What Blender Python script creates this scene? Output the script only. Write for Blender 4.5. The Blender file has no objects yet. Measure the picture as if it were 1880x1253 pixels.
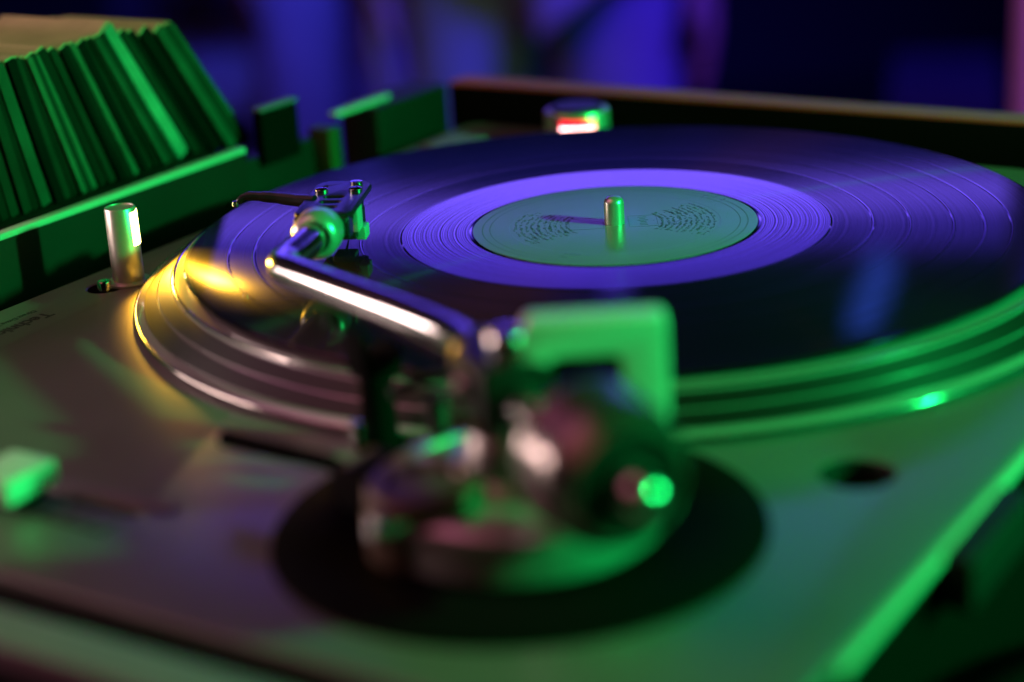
import bpy, bmesh, math, random
from mathutils import Vector, Matrix
random.seed(7)
PI = math.pi
sc = bpy.context.scene
C = sc.collection
# all lengths below are millimetres from the spindle on the record surface; H lifts that plane above the room floor
H = 1000.0
def W(x, y, z=0.0):
    return Vector((x/1000.0, y/1000.0, (z+H)/1000.0))

# ------------------------------------------------------------------ camera
cam_d = bpy.data.cameras.new('camera'); cam = bpy.data.objects.new('camera', cam_d); C.objects.link(cam)
sc.camera = cam
fw = Vector((-0.78892, -0.51661, -0.33273)); rt = Vector((-0.52999, 0.84608, -0.05702)); up = Vector((-0.31098, -0.13136, 0.9413))
m = Matrix((rt, up, -fw)).transposed().to_4x4(); m.translation = W(546.03, 311.45, 179.94)
cam.matrix_world = m
cam_d.sensor_width = 36.0; cam_d.lens = 3396.58/1880*36.0
cam_d.clip_start = 0.02; cam_d.clip_end = 60
cam_d.dof.use_dof = True; cam_d.dof.focus_distance = 0.650; cam_d.dof.aperture_fstop = 3.7; cam_d.dof.aperture_blades = 0

# ------------------------------------------------------------------ world and exposure
w = bpy.data.worlds.new('World'); sc.world = w; w.use_nodes = True
w.node_tree.nodes['Background'].inputs[0].default_value = (0.35, 0.3, 1.0, 1)
w.node_tree.nodes['Background'].inputs[1].default_value = 0.0010
sc.view_settings.view_transform = 'Standard'; sc.view_settings.look = 'None'
sc.view_settings.exposure = 0.0; sc.view_settings.gamma = 1.0
sc.render.engine = 'CYCLES'
sc.cycles.use_denoising = True
sc.cycles.max_bounces = 8; sc.cycles.sample_clamp_indirect = 4.0

# ------------------------------------------------------------------ lamps
def area(name, loc, target, sx, sy, watts, col, spread=180, roll=0.0):
    d = bpy.data.lights.new(name, 'AREA'); d.shape = 'RECTANGLE'; d.size = sx/1000; d.size_y = sy/1000
    d.energy = watts; d.color = col; d.spread = math.radians(spread)
    o = bpy.data.objects.new(name, d); C.objects.link(o)
    o.location = W(*loc)
    q = (W(*target)-W(*loc)).to_track_quat('-Z', 'Y')
    o.rotation_euler = (q.to_matrix() @ Matrix.Rotation(math.radians(roll), 3, 'Z')).to_euler()
    return o
def azel(az, el, d, z0=0.0):
    a = math.radians(az); return (d*math.cos(a), d*math.sin(a), z0 + d*math.tan(math.radians(el)))
def disc_light(name, loc, target, dia, watts, col, spread=180):
    o = area(name, loc, target, dia, dia, watts, col, spread); o.data.shape = 'DISK'; return o

GREEN = (0.010, 1.0, 0.17)
def wall_pos(lat, z, d=1600):     # a spot for the added, unseen lights 1.6 m beyond the spindle, across the line of sight
    a = math.radians(-150); return (d*math.cos(a)-lat*math.sin(a), d*math.sin(a)+lat*math.cos(a), z)
disc_light('green_stage_lamp', azel(94, 20, 900), (40, 40, 0), 38, 4.2, GREEN, 90)
area('green_wash_panel', azel(97, 27, 800), (100, 60, 10), 1000, 300, 0.5, (0.0, 1.0, 0.18), 80)
area('violet_wash_panel', wall_pos(0, 432), (0, 0, 100), 1560, 42, 1.8, (0.17, 0.09, 1.0))  # unseen panel standing in for the violet-lit backdrop mirrored in the record
area('violet_upper_panel', wall_pos(0, 478), (0, 0, 100), 1560, 52, 0.8, (0.11, 0.05, 1.0))  # dimmer upper strip of the same stand-in backdrop
area('blue_wash_panel', wall_pos(0, 374), (0, 0, 60), 1260, 44, 0.10, (0.04, 0.03, 1.0))  # unseen, added for the navy sheen on the far grooves
area('blue_streak_light', wall_pos(-328, 566), (0, 0, 150), 34, 104, 0.05, (0.05, 0.12, 1.0), roll=-20)  # added out of view to draw the blue streak on the record
area('violet_streak_light', wall_pos(-6, 540), (0, 0, 150), 34, 50, 0.03, (0.12, 0.06, 1.0))  # unseen light added for the violet streak below the label
area('violet_fill_light', (420, -700, 900), (200, -60, 0), 900, 900, 2.3, (0.62, 0.14, 0.34))  # added soft overhead fill for the violet ambient, no real fitting
area('warm_fill_light', (800, -500, 1000), (100, 0, 0), 1200, 1200, 2.4, (1.0, 0.28, 0.25))  # added warm fill that tints the deck brown, no real fitting
area('white_desk_panel', (300, -470, 62), (165, 20, 15), 260, 60, 0.6, (1.0, 0.70, 0.66), 120)
area('blue_armchair_fill', (-1500, -1200, 1000), (-2470, -2310, -560), 300, 300, 9, (0.04, 0.06, 1.0), 80)  # added out of view only to brighten the armchair
area('blue_room_lamp', (-900, 500, 1300), (-1900, -1600, -350), 600, 300, 17, (0.05, 0.02, 1.0), 86)

# ------------------------------------------------------------------ materials
MATS = {}
def mat(name, col, rough=0.5, metal=0.0, emit=None, estr=0.0, noise=0.0, nscale=300.0, bump=0.0, bscale=900.0, spec=0.5, aniso=0.0, coat=0.0, trans=0.0):
    m_ = bpy.data.materials.new(name); m_.use_nodes = True
    nt = m_.node_tree; b = nt.nodes['Principled BSDF']
    b.inputs['Base Color'].default_value = (*col, 1); b.inputs['Roughness'].default_value = rough
    b.inputs['Metallic'].default_value = metal; b.inputs['Specular IOR Level'].default_value = spec
    b.inputs['Coat Weight'].default_value = coat
    b.inputs['Transmission Weight'].default_value = trans
    if emit: b.inputs['Emission Color'].default_value = (*emit, 1); b.inputs['Emission Strength'].default_value = estr
    tc = nt.nodes.new('ShaderNodeTexCoord')
    if noise:
        n = nt.nodes.new('ShaderNodeTexNoise'); n.inputs['Scale'].default_value = nscale; n.inputs['Detail'].default_value = 6
        nt.links.new(tc.outputs['Object'], n.inputs['Vector'])
        mx = nt.nodes.new('ShaderNodeMix'); mx.data_type = 'RGBA'
        mx.inputs[6].default_value = (*[c*(1-noise) for c in col], 1); mx.inputs[7].default_value = (*[min(1, c*(1+noise)) for c in col], 1)
        nt.links.new(n.outputs['Fac'], mx.inputs[0]); nt.links.new(mx.outputs[2], b.inputs['Base Color'])
        mr = nt.nodes.new('ShaderNodeMapRange'); mr.inputs[3].default_value = max(0, rough-0.08); mr.inputs[4].default_value = min(1, rough+0.08)
        nt.links.new(n.outputs['Fac'], mr.inputs[0]); nt.links.new(mr.outputs[0], b.inputs['Roughness'])
    if bump:
        n2 = nt.nodes.new('ShaderNodeTexNoise'); n2.inputs['Scale'].default_value = bscale
        nt.links.new(tc.outputs['Object'], n2.inputs['Vector'])
        bp = nt.nodes.new('ShaderNodeBump'); bp.inputs['Strength'].default_value = bump; bp.inputs['Distance'].default_value = 0.0002
        nt.links.new(n2.outputs['Fac'], bp.inputs['Height']); nt.links.new(bp.outputs[0], b.inputs['Normal'])
    if aniso:
        b.inputs['Anisotropic'].default_value = aniso; b.inputs['Anisotropic Rotation'].default_value = 0.25
        tg = nt.nodes.new('ShaderNodeTangent'); tg.direction_type = 'RADIAL'; tg.axis = 'Z'
        nt.links.new(tg.outputs[0], b.inputs['Tangent'])
    MATS[name] = m_; return m_
deck_m = mat('satin_silver_deck', (0.19, 0.175, 0.18), 0.42, 0.4, noise=0.06, nscale=40, bump=0.05)
black_m = mat('black_plastic', (0.010, 0.010, 0.011), 0.42, noise=0.2, spec=0.3)
matte_m = mat('matte_black', (0.010, 0.010, 0.011), 0.6, spec=0.25)
rubber_m = mat('rubber_black', (0.004, 0.004, 0.004), 0.8, spec=0.03)
chrome_m = mat('polished_steel', (0.62, 0.62, 0.62), 0.18, 1.0)
brushed_m = mat('brushed_steel', (0.6, 0.58, 0.52), 0.33, 0.7, noise=0.1, nscale=600)
platter_m = mat('cast_aluminium_platter', (0.5, 0.5, 0.5), 0.16, 0.6, aniso=0.4)
pband_m = mat('dark_strobe_band', (0.015, 0.015, 0.015), 0.4, 0.2, aniso=0.6)
yoke_m = mat('satin_silver_paint', (0.72, 0.72, 0.72), 0.4, 0.1, noise=0.05)
dark_metal_m = mat('dark_gunmetal', (0.24, 0.22, 0.21), 0.36, 0.85, noise=0.1)
head_m = mat('black_anodised_headshell', (0.008, 0.008, 0.009), 0.3, spec=0.4)
cart_m = mat('white_cartridge_plastic', (0.35, 0.35, 0.35), 0.4)
text_m = mat('dark_print', (0.02, 0.02, 0.02), 0.6)
wood_m = mat('stained_plywood_desk', (0.012, 0.010, 0.009), 0.55, noise=0.3, nscale=25, spec=0.3)
wedge_m = mat('light_edge_trim', (0.5, 0.5, 0.48), 0.5, noise=0.1, nscale=60)
brown_m = mat('raw_wood_edge', (0.55, 0.09, 0.035), 0.6, noise=0.2, nscale=80)
alu_m = mat('aluminium_magenta_cast', (0.22, 0.15, 0.20), 0.55, 0.0, spec=0.3, noise=0.1, nscale=50)  # purple cast of magenta light is put into the base colour

# ------------------------------------------------------------------ mesh helpers
def finish(bm, name, material, parent=None, smooth=35):
    me = bpy.data.meshes.new(name); bmesh.ops.recalc_face_normals(bm, faces=bm.faces); bm.to_mesh(me); bm.free()
    me.materials.append(material)
    if smooth:
        for p in me.polygons: p.use_smooth = True
        try: me.set_sharp_from_angle(angle=math.radians(smooth))
        except Exception: pass
    o = bpy.data.objects.new(name, me); C.objects.link(o)
    if parent is not None:
        o.parent = parent
        o.location = -Vector(parent_world(parent))
    return o
ORIG = {}
def parent_world(p):
    v = Vector(p.location)
    q = p.parent
    while q is not None: v += Vector(q.location); q = q.parent
    return v
# meshes are built at world position; a child gets the negative of its parent's place as its own location
def thing(name, loc, label, cat, group=None):
    o = bpy.data.objects.new(name, None); C.objects.link(o); o.location = W(*loc)
    o.empty_display_size = 0.02
    o['label'] = label; o['category'] = cat
    if group: o['group'] = group
    return o
def tag(o, label, cat, group=None):
    o['label'] = label; o['category'] = cat
    if group: o['group'] = group
def T(bm, verts, mtx): bmesh.ops.transform(bm, matrix=mtx, verts=verts)
def frame(loc, zdir, xdir=None):
    z = Vector(zdir).normalized()
    x = Vector(xdir) if xdir is not None else (Vector((1, 0, 0)) if abs(z.x) < 0.9 else Vector((0, 1, 0)))
    y = z.cross(x).normalized(); x = y.cross(z).normalized()
    M_ = Matrix((x, y, z)).transposed().to_4x4(); M_.translation = W(*loc); return M_
def add_box(bm, c, s, bev=0.0, zdir=(0, 0, 1), xdir=(1, 0, 0), seg=3):
    r = bmesh.ops.create_cube(bm, size=1.0); vs = r['verts']
    T(bm, vs, Matrix.Diagonal((s[0]/1000, s[1]/1000, s[2]/1000, 1)))
    if bev:
        es = list({e for v in vs for e in v.link_edges})
        r2 = bmesh.ops.bevel(bm, geom=es, offset=bev/1000, segments=seg, affect='EDGES', profile=0.6)
        seen = set(); stack = [r2['verts'][0]] if r2['verts'] else []
        while stack:
            v = stack.pop()
            if v in seen: continue
            seen.add(v)
            for e in v.link_edges: stack.append(e.other_vert(v))
        vs = list(seen)
    T(bm, vs, frame(c, zdir, xdir))
def lathe(bm, prof, c, axis=(0, 0, 1), n=64, closed=False):
    """prof: (radius, height) in mm along the axis"""
    M_ = frame(c, axis); rings = []
    for r, h in prof:
        if r < 1e-6: rings.append([bm.verts.new(M_ @ Vector((0, 0, h/1000)))])
        else: rings.append([bm.verts.new(M_ @ Vector((r/1000*math.cos(2*PI*i/n), r/1000*math.sin(2*PI*i/n), h/1000))) for i in range(n)])
    for a, b in zip(rings, rings[1:]):
        for i in range(n):
            j = (i+1) % n
            if len(a) == 1 and len(b) == 1: continue
            if len(a) == 1: bm.faces.new((a[0], b[i], b[j]))
            elif len(b) == 1: bm.faces.new((a[i], a[j], b[0]))
            else: bm.faces.new((a[i], a[j], b[j], b[i]))
def tube(bm, pts, rad, n=20, cap=True):
    P = [W(*p) for p in pts]; rings = []
    rr = rad if isinstance(rad, (list, tuple)) else [rad]*len(P)
    prev = None
    for k, p in enumerate(P):
        t = (P[min(k+1, len(P)-1)]-P[max(k-1, 0)]).normalized()
        if prev is None: x = t.cross(Vector((0, 0, 1))); x = x.normalized() if x.length > 1e-4 else Vector((1, 0, 0))
        else: x = (prev - t*prev.dot(t)).normalized()
        prev = x; y = t.cross(x)
        rings.append([bm.verts.new(p + (x*math.cos(2*PI*i/n)+y*math.sin(2*PI*i/n))*rr[k]/1000) for i in range(n)])
    for a, b in zip(rings, rings[1:]):
        for i in range(n): bm.faces.new((a[i], a[(i+1) % n], b[(i+1) % n], b[i]))
    if cap:
        bm.faces.new(rings[0][::-1]); bm.faces.new(rings[-1])
def prism(bm, outline, holes, z0, z1, bev=0.0, M_=None):
    """flat plate with holes: outline and holes are lists of (x,y) mm; made with a filled curve"""
    cu = bpy.data.curves.new('tmp', 'CURVE'); cu.dimensions = '2D'; cu.fill_mode = 'BOTH'
    for poly in [outline]+holes:
        s = cu.splines.new('POLY'); s.points.add(len(poly)-1); s.use_cyclic_u = True
        for p, q in zip(s.points, poly): p.co = (q[0]/1000, q[1]/1000, 0, 1)
    cu.extrude = (z1-z0)/2000 - bev/1000; cu.bevel_depth = bev/1000; cu.bevel_resolution = 3; cu.offset = -bev/1000
    o = bpy.data.objects.new('tmp', cu); C.objects.link(o)
    dg = bpy.context.evaluated_depsgraph_get(); me = bpy.data.meshes.new_from_object(o.evaluated_get(dg))
    me.transform((M_ if M_ is not None else Matrix.Translation((0, 0, H/1000))) @ Matrix.Translation((0, 0, (z0+z1)/2000)))
    bm.from_mesh(me); bpy.data.meshes.remove(me); bpy.data.objects.remove(o); bpy.data.curves.remove(cu)
    bmesh.ops.remove_doubles(bm, verts=bm.verts, dist=1e-6)
def rrect(cx, cy, sx, sy, r, n=8):
    out = []
    for qx, qy, a0 in ((1, 1, 0), (-1, 1, 90), (-1, -1, 180), (1, -1, 270)):
        for k in range(n+1):
            a = math.radians(a0+90*k/n)
            out.append((cx+qx*(sx/2-r)+r*math.cos(a), cy+qy*(sy/2-r)+r*math.sin(a)))
    return out
def circ(cx, cy, r, n=40): return [(cx+r*math.cos(2*PI*i/n), cy+r*math.sin(2*PI*i/n)) for i in range(n)]
def part(name, parent, material, fn, smooth=35):
    bm = bmesh.new(); fn(bm); return finish(bm, name, material, parent, smooth)
def bx(name, parent, material, c, s, bev=0.5, **k): return part(name, parent, material, lambda bm: add_box(bm, c, s, bev, **k))
def lt(name, parent, material, prof, c, axis=(0, 0, 1), n=64): return part(name, parent, material, lambda bm: lathe(bm, prof, c, axis, n))
def tb(name, parent, material, pts, rad, n=20): return part(name, parent, material, lambda bm: tube(bm, pts, rad, n))
def text(name, parent, material, body, size, loc, zdir=(0, 0, 1), xdir=(1, 0, 0), ext=0.05, align='LEFT', bold=0.0):
    cu = bpy.data.curves.new('tmp', 'FONT'); cu.body = body; cu.size = size/1000; cu.extrude = ext/1000; cu.align_x = align; cu.offset = bold/1000
    o = bpy.data.objects.new('tmp', cu); C.objects.link(o)
    dg = bpy.context.evaluated_depsgraph_get(); me = bpy.data.meshes.new_from_object(o.evaluated_get(dg))
    me.transform(frame(loc, zdir, xdir)); bm = bmesh.new(); bm.from_mesh(me)
    bpy.data.meshes.remove(me); bpy.data.objects.remove(o); bpy.data.curves.remove(cu)
    return finish(bm, name, material, parent, 0)

# ================================================================== setting
def structure(name, material, fn):
    o = part(name, None, material, fn, 0); o['kind'] = 'structure'; return o
floor_m = mat('dark_club_floor', (0.03, 0.03, 0.035), 0.6, noise=0.3, nscale=3)
wall_m = mat('dark_club_wall', (0.02, 0.02, 0.03), 0.7, noise=0.3, nscale=2)
structure('floor', floor_m, lambda bm: add_box(bm, (-1500, 0, -H-20), (9000, 9000, 40)))
structure('wall', wall_m, lambda bm: add_box(bm, (-4300, -2600, 400), (60, 9000, 2800), zdir=(0, 0, 1), xdir=(math.cos(math.radians(30)), math.sin(math.radians(30)), 0)))

# ================================================================== desk with the recess the player stands in
desk = thing('desk', (0, -205, -H), 'dark wooden desk with a recess around the record player and a lit green front edge', 'desk')
bx('recess_floor', desk, rubber_m, (60, -10, -121), (520, 420, 18), 1)
bx('front_board', desk, wood_m, (150, -203.5, -57), (374, 9, 118), 0.6)
def edge_trim(bm): add_box(bm, (150, -200.6, 2.1), (373, 4.6, 2.4), 0.5)
part('edge_trim', desk, wedge_m, edge_trim)
bx('desk_top', desk, wood_m, (155, -360, -3.5), (380, 302, 7), 0.6)
# notch section
bx('notch_board', desk, wood_m, (-66, -212, -62), (56, 9, 112), 0.6)
bx('notch_strip', desk, mat('olive_stained_wood', (0.06, 0.05, 0.01), 0.6), (-97, -204, -58), (8, 12, 112), 0.6)
bx('corner_block', desk, wood_m, (-155, -206, -56.5), (58, 22, 115), 1.5)
bx('corner_block_trim', desk, wedge_m, (-125, -204, 2.0), (42, 5, 2.2), 0.8)
bx('latch_plate', desk, rubber_m, (-67, -206, 2), (25, 5, 24), 0.8)
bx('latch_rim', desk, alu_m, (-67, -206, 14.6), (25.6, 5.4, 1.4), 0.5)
def leftboard(bm):
    add_box(bm, (-193, 70, -58), (16, 530, 116), 1.2)
part('side_board', desk, rubber_m, leftboard)
bx('side_board_edge', desk, brown_m, (-193, 70, 0.8), (15.4, 529, 1.6), 0.6)
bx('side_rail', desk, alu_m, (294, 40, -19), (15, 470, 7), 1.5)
bx('rail_board', desk, matte_m, (292.5, 40, -70), (12, 470, 94), 1)

# ================================================================== record player
ZD = -15.5
pl = thing('turntable', (50, 0, -110), 'silver record player with an S-shaped tonearm, playing a record in the green light', 'record player')
def deck(bm):
    holes = [circ(134, 145, 9.5), circ(91.5, -160, 6.2), rrect(234, -75, 4.2, 128, 2.0)]
    prism(bm, rrect(49.5, 0.5, 452, 355, 9), holes, ZD-5, ZD, 1.1)
part('top_plate', pl, deck_m, deck)
def plinth(bm): prism(bm, rrect(49.5, 0.5, 449, 352, 9), [], -104, ZD-6.5, 1.5)
part('plinth', pl, rubber_m, plinth)
bx('rear_edge_highlight', pl, wedge_m, (28, 178.8, ZD-2.4), (398, 2.2, 2.6), 0.8)  # added bright strip: the light caught on the deck edge, built as a part
for fx, fy in ((-130, -130), (230, -130), (-130, 130), (230, 130)):
    lt('foot', pl, rubber_m, [(0, -112), (26, -112), (29, -108), (29, -103), (0, -103)], (fx, fy, 0), n=32)
lt('headshell_socket', pl, matte_m, [(9.4, ZD-0.2), (8.6, ZD-0.6), (8.2, ZD-9), (0, ZD-9)], (134, 145, 0), n=40)
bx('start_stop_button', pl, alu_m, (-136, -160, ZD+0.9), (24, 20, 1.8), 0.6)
# platter
lip = [(0, -14.2), (30, -14.2), (160, -14.9), (167.6, -14.8), (168.6, -14.2), (168.6, -13.6), (168.0, -12.9), (165.2, -11.7)]
platter = lt('platter', pl, platter_m, lip + [(164.6, -11.9), (155.4, -4.1)][0:0] + [(165.0, -11.9), (155.0, -4.4), (154.8, -3.7), (153.6, -3.3), (148, -3.2), (147.6, -3.7), (0, -3.7)], (0, 0, 0), n=256)
lipm = mat('polished_lip', (0.38, 0.36, 0.34), 0.13, 1.0)
lt('platter_lip', pl, lipm, [(168.3+0.7*math.cos(t), -13.5+0.7*math.sin(t)) for t in [2*PI*k/14 for k in range(15)]], (0, 0, 0), n=256)
lt('platter_lip', pl, lipm, [(154.2+0.5*math.cos(t), -3.6+0.5*math.sin(t)) for t in [2*PI*k/10 for k in range(11)]], (0, 0, 0), n=256)
for k in range(2):
    t0, t1 = (0.02, 0.47) if k == 0 else (0.53, 0.97)
    a = (165.0+(155.0-165.0)*t0, -11.9+7.5*t0); b = (165.0+(155.0-165.0)*t1, -11.9+7.5*t1)
    nx, nz = 0.6*0.35, 0.8*0.35
    o = lt('strobe_band', pl, pband_m, [(a[0]-0.4, a[1]-0.4), (a[0]+nx, a[1]+nz), (b[0]+nx, b[1]+nz), (b[0]-0.4, b[1]-0.4)], (0, 0, 0), n=256)
lt('spindle', pl, mat('satin_spindle', (0.7, 0.7, 0.7), 0.28, 0.75), [(3.55, -3.6), (3.55, 7.6), (3.2, 8.9), (2.2, 9.8), (0, 10.1)], (0, 0, 0), n=40)
# strobe pillar with red lamp
sp = lt('strobe_pillar', pl, brushed_m, [(14.6, ZD), (14.6, -1.4), (14.0, -0.4), (12.4, -0.2), (12.0, -0.9), (0, -0.9)], (-159, -108, 0), n=72)
lt('power_knob', sp, black_m, [(11.6, -1.0), (11.6, 0.7), (11.0, 1.4), (0, 1.5)], (-159, -108, 0), n=60)
to = Vector((1.0, 0.66, 0)).normalized()
redglow_m = mat('red_glowing_window', (0.6, 0.0, 0.02), 0.3, emit=(1.0, 0.0, 0.03), estr=2.0)
redled_m = mat('red_led_bar', (1, 0.6, 0.6), 0.3, emit=(1.0, 0.42, 0.45), estr=9.0)
def arcplate(r, a0, a1, z0, z1, cx, cy, th=0.6, n=16):
    def fn(bm):
        V = []
        for k in range(n+1):
            a = math.radians(a0+(a1-a0)*k/n)
            V.append([bm.verts.new(W(cx+rr_*math.cos(a), cy+rr_*math.sin(a), z)) for rr_, z in ((r, z0), (r, z1), (r-th, z1), (r-th, z0))])
        for a, b in zip(V, V[1:]):
            for i in range(4): bm.faces.new((a[i], b[i], b[(i+1) % 4], a[(i+1) % 4]))
        bm.faces.new(V[0]); bm.faces.new(V[-1][::-1])
    return fn
part('strobe_window', sp, redglow_m, arcplate(14.9, 0, 64, -12, -2.6, -159, -108))
part('led_bar', sp, redled_m, arcplate(15.15, 0, 62, -8.2, -5.8, -159, -108))
# pop-up target light
tx, ty = 83.0, -156.0
tl = lt('target_light', pl, brushed_m, [(8.2, ZD), (8.2, ZD+0.8), (7.0, ZD+1.2), (5.7, ZD+1.3), (5.6, 12.2), (5.3, 12.8), (4.9, 12.9), (4.7, 12.5), (0, 12.4)], (tx, ty, 0), n=48)
lamp_m = mat('warm_lamp_window', (1, 0.9, 0.6), 0.3, emit=(1.0, 0.72, 0.22), estr=26.0)
part('lamp_window', tl, lamp_m, arcplate(5.85, 82, 152, -1.0, 11.2, tx, ty, 0.5))
ld = bpy.data.lights.new('target_lamp', 'SPOT'); ld.energy = 0.9; ld.color = (1.0, 0.46, 0.02); ld.shadow_soft_size = 0.003; ld.spot_size = math.radians(74); ld.spot_blend = 1.0
lo = bpy.data.objects.new('target_lamp', ld); C.objects.link(lo); lo.location = W(tx-3.2, ty+5.9, 4)
lo.rotation_euler = (W(tx+22, ty+46, -34)-W(tx, ty, 4)).to_track_quat('-Z', 'Y').to_euler()
ld2 = bpy.data.lights.new('target_beam', 'SPOT'); ld2.energy = 2.2; ld2.color = (1.0, 0.48, 0.03); ld2.shadow_soft_size = 0.003; ld2.spot_size = math.radians(50); ld2.spot_blend = 1.0
lo2 = bpy.data.objects.new('target_beam', ld2); C.objects.link(lo2); lo2.location = W(tx-2.2, ty+6.6, 9)
lo2.rotation_euler = (W(94, -97, 0)-W(tx-2.2, ty+6.6, 9)).to_track_quat('-Z', 'Y').to_euler()
st = lt('light_switch', pl, chrome_m, [(2.6, ZD-8), (2.6, ZD+2.0), (2.2, ZD+2.6), (0, ZD+2.7)], (91.5, -160, 0), n=32)
lt('switch_well', pl, matte_m, [(6.1, ZD-0.2), (6.0, ZD-6), (0, ZD-6)], (91.5, -160, 0), n=32)
# brand lettering, read from the front
text('brand_lettering', pl, text_m, 'Technics', 7.4, (121.5, -159.6, ZD+0.04), bold=0.12)
text('brand_subtitle', pl, text_m, 'Direct Drive Turntable System', 3.0, (121.5, -165.2, ZD+0.04), bold=0.05)
# pitch fader
bx('fader_channel', pl, matte_m, (234, -75, ZD-4), (9, 136, 4), 0.4)
pf = bx('pitch_fader', pl, yoke_m, (243, -47, -8.5), (19, 17, 7), 1.8)
bx('fader_stem', pf, black_m, (240, -47, -13.6), (9, 8, 4.4), 0.5)
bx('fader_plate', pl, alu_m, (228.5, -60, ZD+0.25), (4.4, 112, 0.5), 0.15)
for k in range(17):
    yy = -124 + k*7.0
    L = 6 if k % 4 == 0 else 3.5
    bx('scale_mark', pl, text_m, (243.5, yy, ZD+0.12), (L, 0.7, 0.22), 0.0)
bx('scale_line', pl, text_m, (247.0, -68, ZD+0.13), (1.2, 114, 0.24), 0.0)
# rear hinge
hb = bx('hinge_bracket', pl, matte_m, (145, 183, -24), (44, 9, 14), 1.6)
# tonearm base
PX, PY, PZ = 199.0, 83.0, 22.0
ad = math.radians(52); AX = Vector((math.cos(ad), math.sin(ad), 0))      # from the pivot towards the counterweight
lt('tonearm_surround', pl, rubber_m, [(61.5, ZD), (61.3, ZD+0.9), (60.2, ZD+1.5), (44, ZD+1.7), (42, ZD+0.6), (0, ZD+0.6)], (PX, PY, 0), n=120)
def knurled(r, z0, z1, depth, n, c, extra=()):
    def fn(bm):
        M_ = frame(c, (0, 0, 1)); rings = []
        for h in (z0, z1):
            rings.append([bm.verts.new(M_ @ Vector(((r-(depth if i % 2 else 0))/1000*math.cos(2*PI*i/n), (r-(depth if i % 2 else 0))/1000*math.sin(2*PI*i/n), h/1000))) for i in range(n)])
        for i in range(n): bm.faces.new((rings[0][i], rings[0][(i+1) % n], rings[1][(i+1) % n], rings[1][i]))
        bm.faces.new(rings[1]); bm.faces.new(rings[0][::-1])
    return fn
def stack(bm):
    for k in range(9):
        z = -13.2 + k*1.25
        lathe(bm, [(34.6, z), (36.2, z+0.3), (36.2, z+0.75), (34.6, z+1.05)], (PX, PY, 0), n=110)
ring_m = mat('satin_height_ring', (0.55, 0.55, 0.55), 0.32, 0.7)
part('height_ring', pl, ring_m, stack)
lt('height_ring_top', pl, ring_m, [(34.8, -14), (35.4, -4.2), (34.6, -3.0), (31.6, -0.9), (30, -0.8), (29.4, -1.6), (0, -1.6)], (PX, PY, 0), n=110)
lt('pivot_tower', pl, dark_metal_m, [(17, -1.6), (16, 0.2), (13, 2.0), (12, 9), (10.5, 11.5), (0, 11.6)], (PX, PY, 0), n=60)
def dial(bm): lathe(bm, [(14.6, -13.8), (14.6, -3), (14.0, -2.2), (14.0, 2.6), (13.2, 3.6), (9.5, 3.9), (9.1, 3.2), (0, 3.2)], (221, 71, 0), n=60)
warm_metal_m = mat('worn_warm_metal', (0.13, 0.085, 0.06), 0.4, 0.5, noise=0.2, nscale=120)
part('anti_skate_dial', pl, warm_metal_m, dial)
lt('height_lock_lever', pl, chrome_m, [(0, 0), (2.6, 0), (2.8, 3), (2.8, 9), (2.2, 10.5), (0, 10.8)], (232, 74, -3), axis=(0.9, -0.3, 0.25), n=24)
# gimbal
gb = part('gimbal_housing', pl, black_m, lambda bm: (add_box(bm, (PX-4*AX.x, PY-4*AX.y, PZ), (22, 19, 15), 2.2, xdir=AX),
     lathe(bm, [(0, 0), (6.2, 0), (6.6, 1), (6.6, 9), (5.6, 10.5), (0, 10.6)], (PX-14*AX.x, PY-14*AX.y, PZ), axis=(-AX.x, -AX.y, 0), n=36)))
lt('bearing_cap', gb, chrome_m, [(5.0, 6.5), (5.0, 12.6), (4.2, 13.8), (0, 14.0)], (PX, PY, PZ), n=36)
for s in (-1, 1):
    side = Vector((-AX.y, AX.x, 0))*s
    lt('bearing_screw', gb, chrome_m, [(3.4, 8.5), (3.4, 12.0), (2.6, 12.9), (0, 13)], (PX-4*AX.x, PY-4*AX.y, PZ), axis=side, n=28)
lt('arm_sleeve', pl, black_m, [(0, 6), (7.4, 6), (8.0, 7.2), (8.0, 25), (7.2, 27.5), (5.2, 28.5), (0, 28.5)], (PX, PY, 21.6), axis=(176-PX, 55.5-PY, -0.9), n=40)
yd = Vector((-0.52, 0.854, 0)); yn = yd.cross(Vector((0, 0, 1)))     # the yoke's plane
def yoke(bm):
    M_ = Matrix((yd, Vector((0, 0, 1)), yn)).transposed().to_4x4(); M_.translation = W(PX, PY, 0)
    prism(bm, rrect(20.6, 21.5, 34.2, 35.5, 2.4), [rrect(18.0, 24.4, 17.6, 10.6, 2.2)], -4.0, 4.0, 0.7, M_)
YK=part('bearing_yoke', pl, yoke_m, yoke)
def inset(bm): add_box(bm, (PX+yd.x*18-yn.x*1.6, PY+yd.y*18-yn.y*1.6, 24.4), (18.4, 2.0, 11.4), 0.3, xdir=yd)
part('yoke_inset', pl, rubber_m, inset)
def yokefoot(bm): add_box(bm, (PX+yd.x*24, PY+yd.y*24, 1.5), (26, 12, 8), 1.5, xdir=yd)
part('yoke_foot', pl, yoke_m, yokefoot)
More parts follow.
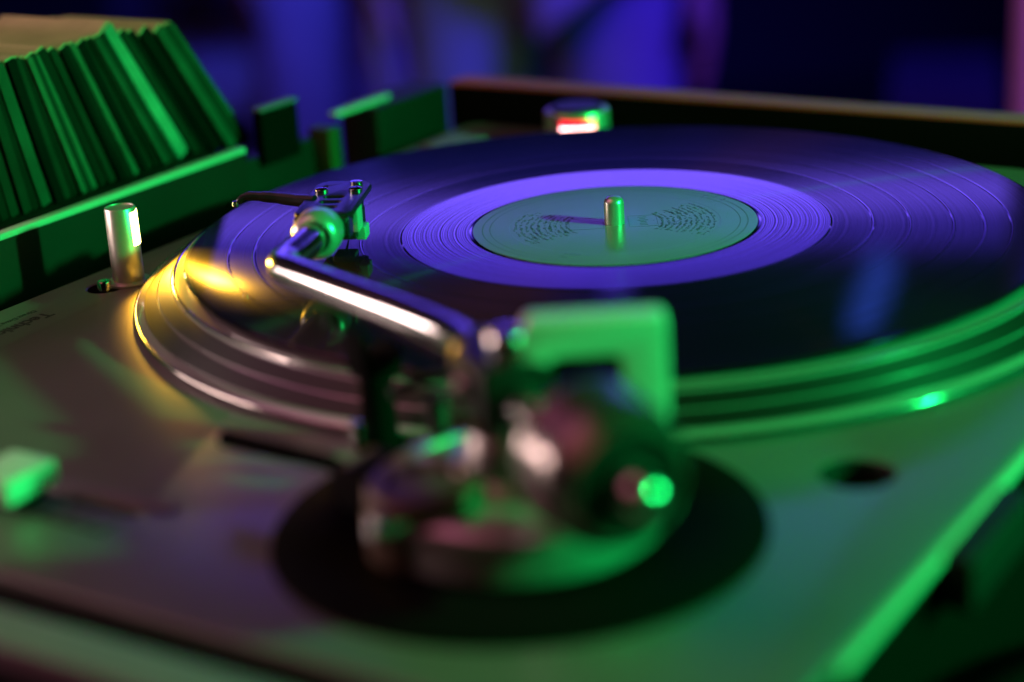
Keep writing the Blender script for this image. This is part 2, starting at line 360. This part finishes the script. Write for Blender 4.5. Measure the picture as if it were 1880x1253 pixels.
# arm tube, S-shaped: control points smoothed by a Catmull-Rom curve
ctrl = [(PX-12*AX.x, PY-12*AX.y, 21.2), (181, 61.5, 20.8), (172, 50.5, 20.2), (165.2, 39, 19.6), (157, 21.5, 18.9), (149, 2.5, 18.1), (140.5, -17.5, 17.2), (132.3, -36, 16.3), (128.6, -43.2, 15.9), (122.5, -48.4, 15.6), (115, -51.2, 15.4), (105, -54.8, 15.2), (94, -59.0, 15.0)]
def crom(P, n=6):
    out = []
    Q = [P[0]]+P+[P[-1]]
    for i in range(1, len(Q)-2):
        for k in range(n):
            t = k/n; a, b, c_, d = (Vector(Q[i-1]), Vector(Q[i]), Vector(Q[i+1]), Vector(Q[i+2]))
            out.append(tuple(0.5*((2*b)+(c_-a)*t+(2*a-5*b+4*c_-d)*t*t+(3*b-a-3*c_+d)*t**3)))
    out.append(P[-1]); return out
tb('arm_tube', pl, chrome_m, crom(ctrl), 5.1, 32)
hd = Vector((-0.90, -0.43, 0)).normalized()      # from the collar out along the headshell
hs = Vector((-hd.y, hd.x, 0))                     # sideways
if hs.y > 0: hs = -hs                             # towards the finger lift
c0 = Vector((90.0, -60.6, 15))
collar_m = mat('satin_collar_metal', (0.5, 0.5, 0.5), 0.3, 0.6)
lt('collar', pl, collar_m, [(5.2, -6), (6.0, -6.3), (7.1, -5.6), (8.0, -3.6), (8.1, 3.6), (7.5, 4.8), (6.0, 5.4), (0, 5.6)], tuple(c0), axis=tuple(hd), n=60)
# headshell
def at(a, s, z): return (c0.x+hd.x*a+hs.x*s, c0.y+hd.y*a+hs.y*s, z)
he = bpy.data.objects.new('headshell', None)
bm = bmesh.new()
MH = Matrix((hd, hs if hd.cross(hs).z > 0 else -hs, Vector((0, 0, 1)))).transposed().to_4x4(); MH.translation = W(c0.x, c0.y, 0)
sg = 1 if hd.cross(hs).z > 0 else -1
outl = [(7, -8.5), (10, -9.8), (45, -9.8), (48, -8.6), (50, -6), (50, 6), (48, 8.6), (45, 9.8), (10, 9.8), (7, 8.5)]
holes = [rrect(15, 0, 3.2, 7, 1.5), rrect(21.5, 0, 3.2, 7, 1.5), rrect(28, 0, 3.2, 7, 1.5), rrect(38, -6, 9, 1.6, 0.7), rrect(38, 6, 9, 1.6, 0.7)]
prism(bm, outl, holes, 17.2, 19.6, 0.5, MH)
add_box(bm, at(9.0, 0, 14.6), (7, 18.6, 8.0), 1.0, xdir=hd)
hsh = finish(bm, 'headshell', head_m, pl)
tb('finger_lift', hsh, head_m, crom([at(27, 6.5, 18.4), at(29, 13, 18.4), at(31, 20, 18.9), at(32, 27, 19.4), at(32.5, 32, 19.4), at(32.5, 35.0, 17.6)], 4), [2.3]*4+[2.1]*4+[1.9]*4+[1.6]*4+[1.3]*4+[1.0], 10)
lt('lift_tip', hsh, chrome_m, [(0, -1.2), (1.1, -0.9), (1.25, 0), (1.1, 0.9), (0, 1.2)], at(32.5, 36.0, 16.8), n=16)
for s in (-6, 6):
    lt('mounting_screw', hsh, chrome_m, [(2.3, 0), (2.3, 0.8), (1.7, 1.2), (0, 1.3)], at(36, s, 19.6), n=24)
    lt('mounting_nut', hsh, chrome_m, [(0, 0), (1.6, 0), (1.6, 2.6), (0, 2.6)], at(36, s, 14.4), n=6)
lt('lock_screw', hsh, chrome_m, [(2.1, 0), (2.1, 1.0), (0, 1.2)], at(45, -4.5, 19.6), n=20)
# cartridge
bm = bmesh.new(); add_box(bm, at(31, 0, 15.0), (20, 15, 4.2), 0.8, xdir=hd); add_box(bm, at(33, 0, 9.2), (18, 15, 8.0), 1.0, xdir=hd)
ct = finish(bm, 'cartridge', black_m, pl)
bx('body_flank', ct, cart_m, at(26, -8.0, 12.8), (8, 2.0, 8.6), 0.5, xdir=hd)
bx('stylus_guard', ct, cart_m, at(38.5, 0, 4.9), (9.5, 7.5, 3.8), 0.8, xdir=hd)
bx('stylus_grip', ct, cart_m, at(30.5, -8.4, 6.6), (7, 3.5, 4.6), 0.6, xdir=hd)
tb('cantilever', ct, chrome_m, [at(40, 0, 2.6), at(44.5, 0, 0.4)], [0.5, 0.25], 8)
wires = [((0.5, 0.05, 0.05), -4.5), ((0.5, 0.5, 0.5), -1.5), ((0.05, 0.4, 0.1), 1.5), ((0.05, 0.1, 0.5), 4.5)]
for i, (cw_, s) in enumerate(wires):
    wm = mat('wire_insulation_%s' % 'abcd'[i], cw_, 0.4)
    tb('wire', ct, wm, crom([at(9, s*0.6, 13.6), at(13, s, 11.8), at(17, s, 12.0), at(21.5, s, 13.6)], 4), 0.5, 8)
    lt('terminal_pin', ct, chrome_m, [(0, 0), (0.9, 0), (0.9, 4), (0, 4)], at(18.5, s, 12.8), axis=tuple(hd), n=10)
# counterweight
cc = (PX, PY, 19.4)
cw_m = mat('counterweight_metal', (0.20, 0.18, 0.17), 0.24, 0.8)
rs = lt('rear_shaft', pl, chrome_m, [(0, 6), (5.0, 6), (5.0, 31), (0, 31)], cc, axis=tuple(AX), n=30)
AX = Vector((math.cos(math.radians(56)), math.sin(math.radians(56)), 0))
cwt = lt('counterweight', pl, cw_m, [(0, 40), (16.2, 40), (17.6, 41.2), (17.9, 42.6), (17.3, 44.6), (16.8, 47), (17.0, 54), (16.4, 56.6), (14.8, 60), (13.2, 62.2), (12.4, 62.4), (12.0, 61.4), (0, 61.4)], cc, axis=tuple(AX), n=96)
lt('rear_cap', cwt, black_m, [(11.9, 60), (11.9, 61.8), (11.0, 62.0), (7.0, 61.5), (0, 61.5)], cc, axis=tuple(AX), n=72)
lt('tracking_dial', cwt, black_m, [(0, 36.5), (11.6, 36.5), (12.4, 37.2), (12.4, 41.9), (0, 41.9)], cc, axis=tuple(AX), n=72)
lt('shaft_end', cwt, chrome_m, [(0, 61), (5.2, 61), (5.2, 67.5), (4.9, 69.0), (4.2, 70.5), (2.9, 71.7), (1.4, 72.4), (0, 72.6)], cc, axis=tuple(AX), n=40)
# rest post, clip and cue lever
ar = lt('arm_rest', pl, rubber_m, [(7, ZD), (7, ZD+1.4), (5.2, ZD+2.2), (4.8, 2), (4.8, 10), (0, 10)], (170, 20, 0), n=36)
def clip(bm):
    add_box(bm, (170, 20, 8), (11, 11, 6), 1.2, xdir=(0.92, -0.39, 0))
    add_box(bm, (174.5, 18.1, 13), (2.4, 10, 11), 0.8, xdir=(0.92, -0.39, 0))
    add_box(bm, (165.5, 21.9, 10), (2.4, 10, 7), 0.8, xdir=(0.92, -0.39, 0))
part('rest_clip', ar, rubber_m, clip)
lt('rest_screw', ar, chrome_m, [(0, -3), (2.0, -3), (2.0, 3), (0, 3)], (178, 18.5, -9), n=18)
cl = tb('cue_lever', pl, rubber_m, crom([(207, 44, -6), (206.5, 30, -4.6), (205.5, 14, -4.8), (204.5, -6, -4.8)], 5), [2.0]*4+[2.2]*5+[2.4]*7, 14)
lt('cue_pivot', cl, black_m, [(0, -7), (6, -7), (6, 7), (0, 7)], (206, 42, -7), axis=(1, 0, 0), n=30)
lt('cue_lift_post', pl, black_m, [(3, -1.6), (3, 9), (0, 9)], (184, 50, 0), n=20)
tb('cue_lift_arc', pl, black_m, crom([(190, 40, 10), (180, 45, 11.6), (174, 52, 12), (170, 62, 11.4)], 5), 1.6, 12)

# ================================================================== slipmat and record
sm = part('slipmat', None, mat('felt_slipmat', (0.015, 0.015, 0.017), 0.95, spec=0.05, bump=0.5, bscale=1500),
     lambda bm: lathe(bm, [(0, -3.6), (146.8, -3.6), (147.2, -3.2), (147, -2.2), (146, -1.9), (0, -1.9)], (0, 0, 0), n=160))
tag(sm, 'thin black felt mat between the metal platter and the record', 'slipmat')
vin = bpy.data.materials.new('pressed_black_vinyl'); vin.use_nodes = True
nt = vin.node_tree; b = nt.nodes['Principled BSDF']
b.inputs['Base Color'].default_value = (0.003, 0.003, 0.004, 1)
tc = nt.nodes.new('ShaderNodeTexCoord'); sep = nt.nodes.new('ShaderNodeSeparateXYZ'); nt.links.new(tc.outputs['Object'], sep.inputs[0])
def math_node(op, a=None, b_=None):
    n = nt.nodes.new('ShaderNodeMath'); n.operation = op
    for i, v in enumerate((a, b_)):
        if v is None: continue
        if isinstance(v, (int, float)): n.inputs[i].default_value = v
        else: nt.links.new(v, n.inputs[i])
    return n.outputs[0]
rad = math_node('MULTIPLY', math_node('SQRT', math_node('ADD', math_node('MULTIPLY', sep.outputs[0], sep.outputs[0]), math_node('MULTIPLY', sep.outputs[1], sep.outputs[1]))), 1000.0)
ramp = nt.nodes.new('ShaderNodeValToRGB'); ramp.color_ramp.interpolation = 'LINEAR'
nt.links.new(math_node('DIVIDE', rad, 155.0), ramp.inputs[0])
GAPS = (83.2, 89.4, 102.0, 116.4, 126.6, 135.6)
stops = [(0.0, 0.0), (75.3, 0.0), (75.9, 1.0)]
for g in GAPS[1:]: stops += [(g-0.75, 1.0), (g-0.45, 0.0), (g+0.35, 0.0), (g+0.65, 1.0)]
stops += [(149.0, 1.0), (149.4, 0.0), (155, 0.0)]
cr = ramp.color_ramp
while len(cr.elements) > 1: cr.elements.remove(cr.elements[-1])
cr.elements[0].position = 0; cr.elements[0].color = (0, 0, 0, 1)
for r_, v in stops[1:]:
    e = cr.elements.new(r_/155.0); e.color = (v, v, v, 1)
gv = ramp.outputs[0]
# slow radial variation of groove density (loud and quiet passages)
nz = nt.nodes.new('ShaderNodeTexNoise'); nz.noise_dimensions = '1D'; nz.inputs['Scale'].default_value = 1.0; nz.inputs['Detail'].default_value = 6.0
nt.links.new(math_node('MULTIPLY', rad, 0.9), nz.inputs['W'])
rough = math_node('ADD', math_node('MULTIPLY', gv, 0.015), math_node('ADD', math_node('MULTIPLY', nz.outputs['Fac'], 0.04), 0.025))
nt.links.new(rough, b.inputs['Roughness'])
nt.links.new(math_node('MULTIPLY', gv, 0.2), b.inputs['Anisotropic']); b.inputs['Anisotropic Rotation'].default_value = 0.25
nt.links.new(math_node('ADD', math_node('MULTIPLY', gv, -0.12), 0.62), b.inputs['Specular IOR Level'])
tg = nt.nodes.new('ShaderNodeTangent'); tg.direction_type = 'RADIAL'; tg.axis = 'Z'; nt.links.new(tg.outputs[0], b.inputs['Tangent'])
nz2 = nt.nodes.new('ShaderNodeTexNoise'); nz2.noise_dimensions = '1D'; nz2.inputs['Scale'].default_value = 1.0; nz2.inputs['Detail'].default_value = 8.0
nt.links.new(math_node('MULTIPLY', rad, 1.6), nz2.inputs['W'])
bp = nt.nodes.new('ShaderNodeBump'); bp.inputs['Strength'].default_value = 0.6; bp.inputs['Distance'].default_value = 0.000004
nt.links.new(nz2.outputs['Fac'], bp.inputs['Height']); nt.links.new(bp.outputs[0], b.inputs['Normal'])

out_ = nt.nodes['Material Output']; mixs = nt.nodes.new('ShaderNodeMixShader'); df = nt.nodes.new('ShaderNodeBsdfDiffuse'); df.inputs[0].default_value = (0.002, 0.002, 0.003, 1)
mfac = math_node('ADD', math_node('MULTIPLY', gv, math_node('ADD', math_node('MULTIPLY', nz.outputs['Fac'], -0.25), 0.86)),
    math_node('MULTIPLY', math_node('SUBTRACT', 1.0, gv), math_node('ADD', math_node('MULTIPLY', nz2.outputs['Fac'], 2.0), -0.55)))
nt.links.new(mfac, mixs.inputs[0])
ga = nt.nodes.new('ShaderNodeBsdfAnisotropic'); ga.inputs['Color'].default_value = (0.003, 0.003, 0.003, 1); ga.inputs['Roughness'].default_value = 0.36
ga.inputs['Anisotropy'].default_value = 0.8; ga.inputs['Rotation'].default_value = 0.25; nt.links.new(tg.outputs[0], ga.inputs['Tangent'])
adds = nt.nodes.new('ShaderNodeAddShader'); nt.links.new(ga.outputs[0], adds.inputs[0])
nt.links.new(b.outputs[0], mixs.inputs[1]); nt.links.new(df.outputs[0], adds.inputs[1])
# the two walls of the V-shaped groove, facing outwards and inwards
flat = nt.nodes.new('ShaderNodeCombineXYZ'); nt.links.new(sep.outputs[0], flat.inputs[0]); nt.links.new(sep.outputs[1], flat.inputs[1])
nrm = nt.nodes.new('ShaderNodeVectorMath'); nrm.operation = 'NORMALIZE'; nt.links.new(flat.outputs[0], nrm.inputs[0])
last = adds
for sgn in (0.9, -0.9):
    sc_ = nt.nodes.new('ShaderNodeVectorMath'); sc_.operation = 'SCALE'; sc_.inputs['Scale'].default_value = sgn; nt.links.new(nrm.outputs[0], sc_.inputs[0])
    ad_ = nt.nodes.new('ShaderNodeVectorMath'); ad_.operation = 'ADD'; ad_.inputs[1].default_value = (0, 0, 1); nt.links.new(sc_.outputs[0], ad_.inputs[0])
    n2_ = nt.nodes.new('ShaderNodeVectorMath'); n2_.operation = 'NORMALIZE'; nt.links.new(ad_.outputs[0], n2_.inputs[0])
    gw = nt.nodes.new('ShaderNodeBsdfAnisotropic'); gw.inputs['Color'].default_value = (0.02, 0.02, 0.02, 1); gw.inputs['Roughness'].default_value = 0.26
    nt.links.new(n2_.outputs[0], gw.inputs['Normal'])
    a2 = nt.nodes.new('ShaderNodeAddShader'); nt.links.new(last.outputs[0], a2.inputs[0]); nt.links.new(gw.outputs[0], a2.inputs[1]); last = a2
nt.links.new(last.outputs[0], mixs.inputs[2]); nt.links.new(mixs.outputs[0], out_.inputs['Surface'])

rec = thing('vinyl_record', (0, 0, 0), 'black vinyl record with a grey-green centre label turning on the player', 'record')
prof = [(3.7, 0.10), (49.7, 0.10), (50.4, 0.05), (51.4, -0.05), (60, 0.03), (68, 0.12), (75.0, 0.20), (75.6, -0.1)]
for g in GAPS[1:]: prof += [(g-0.6, -0.16), (g-0.3, -0.02), (g+0.3, -0.02), (g+0.6, -0.16)]
prof += [(145.8, -0.16), (149.2, -0.17), (150.1, -0.32), (150.5, -0.7), (150.3, -1.4), (149.3, -1.75), (146, -1.8), (3.7, -1.8), (3.7, 0.10)]
part('disc', rec, vin, lambda bm: lathe(bm, prof, (0, 0, 0), n=360), 6)
lab_m = mat('printed_paper_label', (0.16, 0.19, 0.21), 0.3, noise=0.08, nscale=60, spec=0.5)
ink_m = mat('label_ink', (0.13, 0.15, 0.18), 0.45)
ink2_m = mat('label_ink_dark', (0.06, 0.07, 0.09), 0.45)
label = lt('centre_label', rec, lab_m, [(3.7, 0.11), (3.7, 0.20), (49.7, 0.20), (50.0, 0.15), (50.0, 0.05)], (0, 0, 0), n=160)
def ring(r0, r1, z=0.22, a0=0, a1=360, n=120):
    def fn(bm):
        V = []
        full = a1-a0 >= 360
        for k in range(n + (0 if full else 1)):
            a = math.radians(a0+(a1-a0)*k/n)
            V.append((bm.verts.new(W(r0*math.cos(a), r0*math.sin(a), z)), bm.verts.new(W(r1*math.cos(a), r1*math.sin(a), z))))
        L = len(V)
        for k in range(L if full else L-1):
            a, b_ = V[k], V[(k+1) % L]
            bm.faces.new((a[0], b_[0], b_[1], a[1]))
    return fn
part('label_ring', label, ink_m, ring(46.4, 46.9), 0)
part('label_ring', label, ink_m, ring(43.8, 44.2), 0)
part('label_ring', label, lab_m, ring(36.9, 37.4), 0)
# printed marks of the label: lines of tiny unreadable print in two clusters, left and right of the spindle
vd = Vector((-0.53, 0.85, 0)); vf = Vector((-0.84, -0.54, 0))
def marks(bm):
    rnd = random.Random(3)
    for sgn in (-1, 1):
        for k in range(420):
            r_ = rnd.choice((17, 19, 21, 23, 25, 27, 29, 31, 33, 35)) + rnd.uniform(-0.5, 0.5); th = rnd.uniform(-0.62, 0.62)
            c_ = vd*(sgn*r_*math.cos(th)) + vf*(r_*math.sin(th))
            tdir = (vd*(-sgn*math.sin(th)) + vf*math.cos(th)).normalized()
            add_box(bm, (c_.x, c_.y, 0.225), (rnd.uniform(0.4, 1.8), rnd.uniform(0.25, 0.7), 0.03), 0, xdir=tdir)
o = part('small_print', label, ink_m, marks, 0); o['kind'] = 'stuff'
def box_lines(bm):
    for s0, s1 in ((-16, -4), (5, 15)):
        for f in (-6, 8):
            c_ = vd*((s0+s1)/2)+vf*f; add_box(bm, (c_.x, c_.y, 0.215), (s1-s0, 0.25, 0.03), 0, xdir=vd)
        for s in (s0, s1):
            c_ = vd*s+vf*1; add_box(bm, (c_.x, c_.y, 0.218), (0.25, 14, 0.03), 0, xdir=vd)
part('print_frame', label, ink_m, box_lines, 0)
def rows(bm):
    rnd = random.Random(9)
    for k in range(6):
        c_ = vd*10+vf*(-4+k*2.0); add_box(bm, (c_.x, c_.y, 0.23), (rnd.uniform(2, 4), 0.8, 0.03), 0, xdir=vd)
part('print_rows', label, ink_m, rows, 0)

# ================================================================== row of leaning sleeves on the desk
tones = [('dark olive', (0.010, 0.011, 0.009)), ('mid grey-green', (0.050, 0.062, 0.050)), ('near-black', (0.004, 0.004, 0.004)), ('dull green', (0.020, 0.023, 0.018)), ('pale', (0.085, 0.095, 0.075)), ('bright white', (0.24, 0.26, 0.24))]
slm = [mat('sleeve_card_' + n_.replace(' ', '_').replace('-', '_'), c_, 0.7, noise=0.7, nscale=45, spec=0.08) for n_, c_ in tones]
tan_m = mat('worn_tan_card', (0.6, 0.33, 0.24), 0.7, noise=0.3, nscale=60)
ORD = ['leftmost', 'second', 'third', 'fourth', 'fifth', 'sixth', 'seventh', 'eighth', 'ninth', 'tenth', 'eleventh', 'twelfth', 'thirteenth', 'fourteenth', 'fifteenth', 'sixteenth', 'seventeenth', 'eighteenth', 'nineteenth', 'twentieth', 'twenty-first', 'twenty-second', 'twenty-third', 'twenty-fourth', 'twenty-fifth', 'twenty-sixth', 'twenty-seventh', 'twenty-eighth', 'twenty-ninth', 'thirtieth']
SL = [(4.5, 2), (5, 3), (4.5, 0), (5, 3), (5, 3), (4, 0), (6, 1), (5, 2), (4, 3), (3.5, 0), (3, 4), (3.2, 3), (2.8, 4), (5, 0), (4, 3), (3.2, 2), (4, 0), (3.4, 4), (4.4, 2), (3.4, 3), (3.0, 0), (3.6, 1), (4.4, 3), (7, 5), (4, 3), (6.5, 2), (6.5, 2), (5.5, 1), (5, 3), (3.5, 1)]
Ysl = -219.0
xs = 93.0
rs_ = random.Random(21)
for i, (th, ci) in enumerate(SL):
    fr = i/(len(SL)-1); lean = 6+29*fr**0.85 + rs_.uniform(-0.8, 0.8)
    a = math.radians(lean); u_ = Vector((math.sin(a), 0, math.cos(a)))       # up along the sleeve
    hgt = (58+rs_.uniform(-0.6, 0.6)+(2 if ci == 5 else 0))/math.cos(a); dep = 64 + rs_.uniform(-3, 2)
    step = th/math.cos(a)*1.04 + 0.3
    xs -= step/2
    z0 = 0.3 + th/2*math.sin(a)
    base = Vector((xs, Ysl-dep/2 + rs_.uniform(-1.2, 1.2), z0 - (3.0 if xs < -35 else 0)))
    xs -= step/2
    if i == 0: where = 'leftmost of the leaning row, cut by the picture edge'
    elif i == len(SL)-1: where = 'last at the right end of the row, by the notch'
    elif ci == 5: where = 'thickest and brightest of the leaning row'
    else: where = '%s from the left end of the leaning row' % ORD[i]
    t = thing('record_sleeve', (base.x, base.y, base.z), '%s card sleeve, %s' % (tones[ci][0], where), 'sleeve', 'sleeves leaning in a row on the desk')
    c_ = base + u_*hgt/2
    bx('jacket', t, slm[ci], tuple(c_), (th*0.9, dep, hgt), min(0.6, th*0.2), zdir=tuple(u_), xdir=(1, 0, 0), seg=2)
    c2 = base + u_*(hgt-0.5)
    bx('worn_top', t, tan_m, tuple(c2), (th*0.93, dep-3, 2.4), 0.3, zdir=tuple(u_), xdir=(1, 0, 0), seg=1)

# ================================================================== people and furniture behind
skin_m = mat('skin', (0.5, 0.28, 0.2), 0.5)
cloth_a = mat('pale_denim', (0.45, 0.45, 0.5), 0.85, spec=0.1, noise=0.3, nscale=12)
cloth_b = mat('dark_shirt', (0.03, 0.03, 0.04), 0.85, spec=0.1)
cloth_c = mat('grey_shirt', (0.5, 0.4, 0.5), 0.85, spec=0.1, noise=0.3, nscale=10)
hair_m = mat('dark_hair', (0.02, 0.015, 0.01), 0.6)
def skinned(name, material, verts, edges, radii, parent, loc, rz, sub=2):
    me = bpy.data.meshes.new(name); me.from_pydata([Vector(v) for v in verts], edges, []); me.materials.append(material)
    o = bpy.data.objects.new(name, me); C.objects.link(o)
    md = o.modifiers.new('skin', 'SKIN'); md.use_smooth_shade = True
    for i, r_ in enumerate(radii):
        r2 = r_ if isinstance(r_, tuple) else (r_, r_)
        me.skin_vertices[0].data[i].radius = r2
    me.skin_vertices[0].data[0].use_root = True
    s = o.modifiers.new('sub', 'SUBSURF'); s.levels = sub; s.render_levels = sub
    if parent is not None: o.parent = parent
    else: o.location = loc; o.rotation_euler[2] = rz
    return o
def person(loc, rz, label, trousers, shirt, arm=0.0):
    t = bpy.data.objects.new('person', None); C.objects.link(t); t.location = loc; t.rotation_euler[2] = rz
    t['label'] = label; t['category'] = 'person'
    # body: pelvis, spine, neck, head, arms with hands, legs with feet (front is -y)
    v = [(0, 0, .95), (0, 0, 1.12), (0, .01, 1.30), (0, .01, 1.44), (0, 0, 1.53), (0, -.01, 1.62), (0, -.01, 1.72),
         (-.17, .01, 1.41), (-.22, .03, 1.15), (-.215, -.01, .91), (-.21, -.03, .83), (-.21, -.045, .76),
         (.17, .01, 1.41), (.22, .03, 1.15), (.215, -.01, .91), (.21, -.03, .83), (.21, -.045, .76),
         (-.08, 0, .88), (-.085, 0, .50), (-.10, .03, .09), (-.11, -.12, .03),
         (.08, 0, .88), (.085, 0, .50), (.10, .03, .09), (.11, -.12, .03)]
    e = [(0, 1), (1, 2), (2, 3), (3, 4), (4, 5), (5, 6), (3, 7), (7, 8), (8, 9), (9, 10), (10, 11), (3, 12), (12, 13), (13, 14), (14, 15), (15, 16), (0, 17), (17, 18), (18, 19), (19, 20), (0, 21), (21, 22), (22, 23), (23, 24)]
    r = [(.15, .11), (.13, .10), (.15, .11), (.10, .08), .055, (.075, .095), (.07, .09), .055, .045, .032, (.018, .04), (.014, .034), .055, .045, .032, (.018, .04), (.014, .034), .085, .06, .045, (.045, .03), .085, .06, .045, (.045, .03)]
    n0 = len(v)
    for s, wr in ((-1, 10), (1, 15)):                       # four fingers and a thumb on each hand
        for k in range(4):
            y = -.075 + k*.02; x = s*.21; L = (.075, .085, .08, .06)[k]
            i0 = len(v); v += [(x, y, .75), (x - s*.006, y-.002, .75-L*.5), (x - s*.016, y-.004, .75-L)]
            e += [(wr+1, i0), (i0, i0+1), (i0+1, i0+2)]; r += [.0095, .0085, .007]
        i0 = len(v); v += [(s*.195, -.075, .80), (s*.185, -.09, .765)]; e += [(wr, i0), (i0, i0+1)]; r += [.011, .009]
    skinned('body', skin_m, v, e, r, t, None, 0, 1)
    tv = [(0, 0, .97), (-.09, 0, .86), (-.096, -.005, .70), (-.096, 0, .50), (-.095, .02, .28), (-.10, .03, .11), (.09, 0, .86), (.096, -.005, .70), (.096, 0, .50), (.095, .02, .28), (.10, .03, .11)]
    te = [(0, 1), (1, 2), (2, 3), (3, 4), (4, 5), (0, 6), (6, 7), (7, 8), (8, 9), (9, 10)]
    skinned('trousers', trousers, tv, te, [(.17, .125), .105, .092, .082, .078, .08, .105, .092, .082, .078, .08], t, None, 0)
    sv = [(0, 0, 1.0), (0, 0, 1.14), (0, .01, 1.31), (0, .01, 1.43), (-.17, .01, 1.41), (-.222, .03, 1.15), (-.216, -.01, .90), (.17, .01, 1.41), (.222, .03, 1.15), (.216, -.01, .90)]
    skinned('shirt', shirt, sv, [(0, 1), (1, 2), (2, 3), (3, 4), (4, 5), (5, 6), (3, 7), (7, 8), (8, 9)], [(.16, .13), (.15, .12), (.17, .13), (.11, .09), .07, .06, .045, .07, .06, .045], t, None, 0)
    hv = [(0, .03, 1.70), (0, .02, 1.76), (0, .05, 1.62)]
    skinned('hair', hair_m, hv, [(0, 1), (0, 2)], [(.09, .09), (.07, .08), (.07, .05)], t, None, 0)
    return t
def room(az, d):        # floor point seen from the camera at this bearing and distance
    a = math.radians(az); return Vector((0.546+d*math.cos(a), 0.311+d*math.sin(a), 0.0))
person(room(-148.3, 2.4), math.radians(-148.6-90), 'person standing beyond the desk in pale blue-lit trousers, hands at their sides', cloth_a, cloth_b)
person(room(-142.3, 3.3), math.radians(-118-90), 'person in violet-lit trousers standing further back, between the sleeves and the pale blue trousers', cloth_c, cloth_c)
# armchair
sofa = thing('armchair', (-1500, -1700, -H), 'low blue-lit armchair behind the leaning sleeves', 'armchair')
sp_ = room(-139.0, 4.0)*1000
sofa_c = (sp_.x, sp_.y)
sd = Vector((math.cos(math.radians(-139.0)), math.sin(math.radians(-139.0)), 0)); sx_ = Vector((-sd.y, sd.x, 0))
sofa.location = (sp_.x/1000, sp_.y/1000, 0)
fab_m = mat('armchair_fabric', (0.7, 0.75, 0.85), 0.9, spec=0.1, noise=0.2, nscale=8)
fab2_m = mat('armchair_back_fabric', (0.10, 0.09, 0.16), 0.9, spec=0.1)
bx('seat_cushion', sofa, fab_m, (sofa_c[0], sofa_c[1], -H+440), (520, 460, 130), 40, xdir=sx_)
bx('seat_base', sofa, fab2_m, (sofa_c[0]+sd.x*20, sofa_c[1]+sd.y*20, -H+190), (600, 480, 360), 20, xdir=sx_)
bx('backrest', sofa, fab2_m, (sofa_c[0]+sd.x*240, sofa_c[1]+sd.y*240, -H+620), (560, 130, 420), 40, xdir=sx_)
# loudspeaker cabinet and pole at the right
q = room(-160.6, 2.6)*1000
cab = thing('cabinet', (q.x, q.y, -H), 'dark blue-lit cabinet at the right of the background', 'cabinet')
cd = Vector((math.cos(math.radians(-160.6)), math.sin(math.radians(-160.6)), 0)); cx_ = Vector((-cd.y, cd.x, 0))
cab_m = mat('cabinet_paint', (0.03, 0.03, 0.05), 0.6, noise=0.1, nscale=5)
bx('carcass', cab, cab_m, (q.x, q.y, -H+325), (150, 260, 650), 8, xdir=cx_)
bx('plinth_base', cab, black_m, (q.x, q.y, -H+15), (160, 240, 30), 4, xdir=cx_)
q = room(-163.2, 1.7)*1000
pole = thing('pole', (q.x, q.y, -H), 'pink-violet lit pole at the right edge of the picture', 'pole')
pole_m = mat('pale_pole_paint', (0.7, 0.6, 0.65), 0.5)
lt('tube', pole, pole_m, [(0, 20), (17, 20), (17, 2000), (0, 2000)], (q.x, q.y, -H), n=36)
lt('base_plate', pole, black_m, [(0, 0), (120, 0), (120, 14), (20, 22), (0, 22)], (q.x, q.y, -H), n=48)
lp = disc_light('pink_room_lamp', (-700, -100, 700), (q.x, q.y, -260), 60, 0.16, (1.0, 0.2, 0.75), 40)
# cable behind the player
cb = tb('cable', None, rubber_m, crom([(20, 260, -60), (110, 235, -40), (170, 215, -34), (215, 200, -36), (262, 214, -44), (290, 250, -60)], 6), 5.0, 12)
tag(cb, 'thick black cable looping behind the player at the bottom right corner', 'cable')
